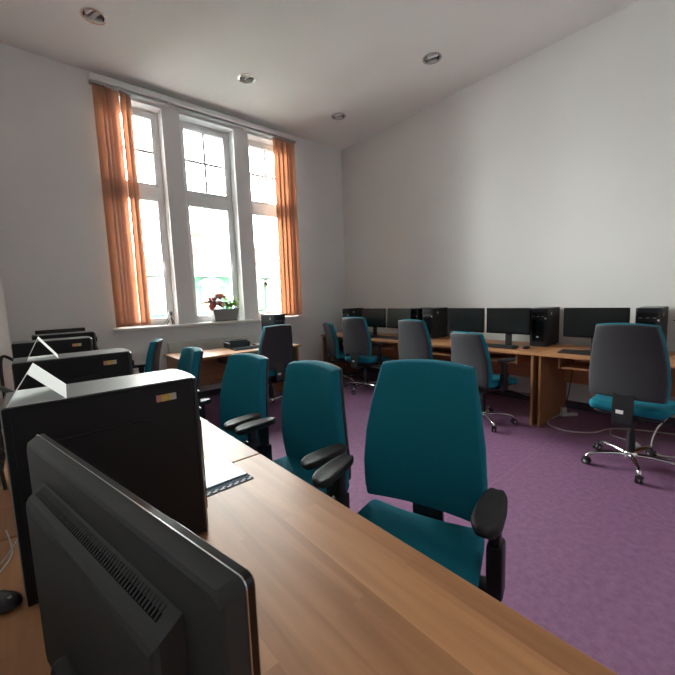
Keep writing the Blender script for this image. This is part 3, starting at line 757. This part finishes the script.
pl = thing('planter', 'grey rectangular planter standing on the window sill', 'planter', (2.205, YW+0.02, OZ0+0.0085))
bm = NB(); R4 = []
for (hx_, hy_, z) in ((0.165, 0.055, 0.012), (0.195, 0.072, 0.165), (0.20, 0.077, 0.165), (0.20, 0.077, 0.180), (0.186, 0.064, 0.180), (0.180, 0.060, 0.150)):
    R4.append([bm.verts.new((sx*hx_, sy*hy_, z)) for sx, sy in ((-1, -1), (1, -1), (1, 1), (-1, 1))])
for P_, Q_ in zip(R4, R4[1:]):
    for i in range(4): bm.faces.new((P_[i], P_[(i+1) % 4], Q_[(i+1) % 4], Q_[i]))
bm.faces.new(R4[0]); bm.faces.new(R4[-1])
obj('trough', bm, 'pot', pl)
obj('drip_tray', bx(-0.175, 0.175, -0.065, 0.065, 0, 0.014, 0.004), 'pot_dark', pl)
obj('soil', bx(-0.178, 0.178, -0.058, 0.058, 0.146, 0.158), 'soil', pl)
def leaf_mesh(name, L, Wd, m):
    bm = NB(); rows = []
    for k in range(6):
        t_ = k/5; w_ = Wd*math.sin(math.pi*min(1, t_*0.93+0.06))**0.8*(1 if t_ < 1 else 0.05); z = -0.25*L*t_*t_
        rows.append([bm.verts.new((s*w_/2, L*t_, z + 0.15*abs(s)*w_)) for s in (-1, 0, 1)])
    for a, c in zip(rows, rows[1:]):
        for i in range(2): bm.faces.new((a[i], a[i+1], c[i+1], c[i]))
    r = bmesh.ops.extrude_face_region(bm, geom=bm.faces[:])
    for v in r['geom']:
        if isinstance(v, bmesh.types.BMVert): v.co.z -= 0.0012
    return mesh_of(bm, name, m, True)
def plant(name, label, loc, leafm, n, height, spread, leaf):
    t = thing(name, label, 'plant', loc, 0, 'plants on the window sill')
    lm = leaf_mesh('leaf', leaf, leaf*0.62, leafm)
    nst = max(3, n//7)
    tips = []
    for k in range(nst):
        a = 2*math.pi*k/nst + 0.5; r = spread*random.uniform(0.25, 0.7); h = height*random.uniform(0.65, 1.0)
        tip = Vector((r*math.cos(a), 0.5*r*math.sin(a), h)); tips.append(tip)
        obj('stem', tube(NB(), [(0.012*math.cos(a), 0.012*math.sin(a), -0.02), tip*0.5+Vector((0, 0, 0.02)), tip], 0.004, 6, 4), 'stem', t)
    for k in range(n):
        tip = tips[k % nst]; f = random.uniform(0.45, 1.0)
        inst('leaf', lm, t, tip*f, (random.uniform(-0.5, 0.55), random.uniform(-0.35, 0.35), 2*math.pi*k*0.382 + random.uniform(-.3, .3)))
PZ = OZ0+0.0085+0.155
plant('red_leaved_plant', 'plant with reddish brown leaves at the left of the planter', (2.08, YW+0.02, PZ), 'leaf_red', 26, 0.32, 0.12, 0.17)
plant('green_leaved_plant', 'plant with bright green leaves at the right of the planter', (2.305, YW+0.02, PZ), 'leaf_green', 40, 0.18, 0.14, 0.095)

wc = thing('webcam_tripod', 'tiny black tripod with a webcam on the window sill', 'tripod', (1.46, YW+0.03, OZ0+0.0085))
obj('head', bx(-0.022, 0.022, -0.018, 0.018, 0.13, 0.175, 0.008), 'black', wc)
obj('lens', cyl(NB(), (0, -0.018, 0.153), (0, -0.026, 0.153), 0.012, n=14), 'gloss_black', wc)
obj('neck', cyl(NB(), (0, 0, 0.085), (0, 0, 0.135), 0.007, n=10), 'black', wc)
for k in range(3):
    a = 2*math.pi*k/3 + 0.5
    obj('leg', tube(NB(), [(0, 0, 0.095), (0.03*math.cos(a), 0.03*math.sin(a), 0.055), (0.055*math.cos(a), 0.055*math.sin(a), 0.006)], 0.005, 8, 3), 'black', wc)
obj('cable', tube(NB(), [(0, 0.015, 0.14), (-0.05, 0.02, 0.06), (-0.11, 0.0, 0.006), (-0.16, -0.04, 0.004)], 0.003, 6, 5), 'cable_black', wc)

# ------------------------------------------------------------------ cables
def cable(label, pts, r, m, cat='cable', group=None, name='cable'):
    o = obj(name, tube(NB(), pts, r, 8, 6), m, None, True); tag(o, label, cat, group); return o
ps = thing('power_strip', 'white power strip on the floor under the right desk', 'power strip', (4.30, 1.27, 0), -0.7)
obj('body', bx(-0.085, 0.085, -0.026, 0.026, 0, 0.035, 0.01), 'white_plastic', ps)
for k in range(3): obj('socket', cyl(NB(), (-0.055+k*0.055, 0, 0.0345), (-0.055+k*0.055, 0, 0.036), 0.019, n=14), 'grey_plastic', ps)
pg = obj('plug', bx(-0.025, 0.025, -0.02, 0.02, 0.0, 0.06, 0.008), 'white_plastic', ps, loc=(-0.055, 0, 0.036))
cable('white cable looping forward from the power strip on the floor', [(4.25, 1.32, 0.02), (4.02, 1.36, 0.006), (3.85, 1.30, 0.006), (3.80, 1.12, 0.006), (3.92, 0.95, 0.006), (4.15, 0.85, 0.006), (4.30, 0.60, 0.006), (4.4, 0.2, 0.006)], 0.006, 'cable_white')
cable('black cable hanging down behind the right desk to the power strip', [(4.36, 1.25, 0.70), (4.36, 1.27, 0.45), (4.32, 1.29, 0.2), (4.26, 1.305, 0.10)], 0.006, 'cable_black')
cable('white cable loop standing beside the rightmost chair base', [(4.39, 0.20, 0.70), (4.22, 0.30, 0.52), (4.02, 0.42, 0.30), (3.84, 0.50, 0.16), (3.72, 0.50, 0.03), (3.72, 0.40, 0.006), (3.90, 0.25, 0.006), (4.2, 0.05, 0.006)], 0.006, 'cable_white')
cable('thin white cable along the wall above the skirting, middle desk', [(4.55, 2.98, 0.20), (4.53, 2.5, 0.165), (4.52, 2.0, 0.12), (4.50, 1.6, 0.06), (4.42, 1.46, 0.006)], 0.005, 'cable_white')
pw = thing('power_adapter', 'white power adapter hanging near the rightmost chair', 'adapter', (3.80, 0.62, 0), 0.5)
obj('body', bx(-0.045, 0.045, -0.025, 0.025, 0.0, 0.03, 0.006), 'white_plastic', pw)
obj('lead', tube(NB(), [(0.045, 0, 0.015), (0.12, 0.02, 0.008), (0.25, 0.1, 0.006), (0.4, 0.05, 0.006)], 0.004, 6, 5), 'cable_white', pw)
cable('thin cable on the wall right of the rightmost tower', [(4.55, 0.52, 1.03), (4.58, 0.42, 0.97), (4.585, 0.25, 0.94), (4.585, 0.0, 0.93)], 0.003, 'cable_black')
cable('white cable on the foreground desk behind the tower', [(-0.10, 1.30, 0.745), (-0.085, 1.16, 0.748), (-0.11, 1.08, 0.747), (-0.145, 1.02, 0.746)], 0.0018, 'cable_white')
cable('grey cable across the desk behind the foreground tower', [(-0.055, 1.20, 0.80), (-0.08, 1.16, 0.765), (-0.11, 1.12, 0.747), (-0.145, 1.07, 0.746)], 0.0016, 'cable_white')
cable('black cable arching behind the third tower on the left', [(-0.078, 2.68, 1.06), (-0.125, 2.66, 1.09), (-0.135, 2.62, 1.0), (-0.13, 2.60, 0.82), (-0.12, 2.58, 0.746)], 0.008, 'cable_black')
cable('black cable bundle behind the second tower on the left', [(-0.055, 1.78, 1.02), (-0.11, 1.84, 1.05), (-0.13, 1.92, 0.95), (-0.125, 1.95, 0.80), (-0.10, 2.02, 0.746)], 0.009, 'cable_black')
cable('black cable drooping behind the second tower on the left', [(-0.055, 1.70, 0.98), (-0.10, 1.70, 0.97), (-0.12, 1.66, 0.86), (-0.11, 1.60, 0.746)], 0.006, 'cable_black')
cable('black cable under the foreground monitor', [(0.03, 0.60, 0.746), (-0.02, 0.68, 0.746), (-0.06, 0.66, 0.746), (-0.11, 0.60, 0.746)], 0.004, 'cable_black')

# ------------------------------------------------------------------ outside the windows
b = NB()
box(b, -14, 18, YW+0.005, YW+0.305, ZC+0.2, 12.0); box(b, -14, XL-0.2, YW+0.005, YW+0.305, -9, ZC+0.2); box(b, XR+0.2, 18, YW+0.005, YW+0.305, -9, ZC+0.2); box(b, XL-0.2, XR+0.2, YW+0.005, YW+0.305, -9, -0.12)
struct(obj('wall_outside', b, 'plaster_window'))  # own building's wall, out of view, added to keep sky light off the house opposite
struct(obj('ground', bx(-60, 80, YW+0.4, 90, -9.2, -9.0), 'ground'))
bd = thing('building', 'mint green house with dormers and chimney across the street', 'building', (6.5, 17.0, -8.6))
obj('wall', bx(-6.5, 9.0, 0.0, 8.0, -0.4, 11.15), 'facade_mint', bd)
obj('cornice', bx(-6.7, 9.2, -0.35, 0.1, 11.15, 11.45), 'facade_trim', bd)
bm = NB()
V = [bm.verts.new(p) for p in ((-6.7, -0.3, 11.45), (9.2, -0.3, 11.45), (9.2, 8.3, 11.45), (-6.7, 8.3, 11.45), (-4.5, 3.0, 12.6), (7.0, 3.0, 12.6))]
for f in ((0, 1, 5, 4), (1, 2, 5), (2, 3, 4, 5), (3, 0, 4), (0, 3, 2, 1)): bm.faces.new([V[i] for i in f])
obj('roof', bm, 'roof_sheet', bd)
WN = [(-4.6,), (-2.2,), (0.2,), (2.55,), (3.55,), (5.6,)]
for (x,) in WN:
    w_ = obj('window', bx(x-0.42, x+0.42, -0.12, 0.0, 9.5, 10.75, 0.02), 'facade_trim', bd)
    obj('pane', bx(x-0.30, x+0.30, -0.14, -0.11, 9.62, 10.62), 'far_glass', w_)
    ab = NB()
    pts = [(x-0.62+0.0, 10.75)] + [(x+0.62*math.cos(math.pi-math.pi*k/10), 10.75+0.38*math.sin(math.pi*k/10)) for k in range(1, 10)] + [(x+0.62, 10.75)]
    prism(ab, pts, -0.2, 0.0); obj('arch', ab, 'facade_trim', w_)
ch = obj('chimney', bx(-0.33, 0.30, 0.8, 1.4, 11.6, 13.25), 'brick_red', bd); obj('cap', bx(-0.40, 0.37, 0.73, 1.47, 13.25, 13.4), 'cap_grey', ch)
ch = obj('chimney', bx(2.5, 3.8, 1.2, 1.9, 11.6, 12.85), 'brick_red', bd); obj('cap', bx(2.43, 3.87, 1.13, 1.97, 12.85, 12.98), 'cap_grey', ch)
sh = thing('shed', 'low building with a yellow sloping roof outside the right window', 'building', (9.6, 13.0, -9.0))
obj('wall', bx(-1.4, 3.2, 0, 2.6, 0, 9.4), 'facade_trim', sh)
obj('roof', prism(NB(), [(-1.6, 9.4), (1.2, 10.9), (3.4, 10.2), (3.4, 9.4)], -0.3, 2.9), 'roof_yellow', sh)
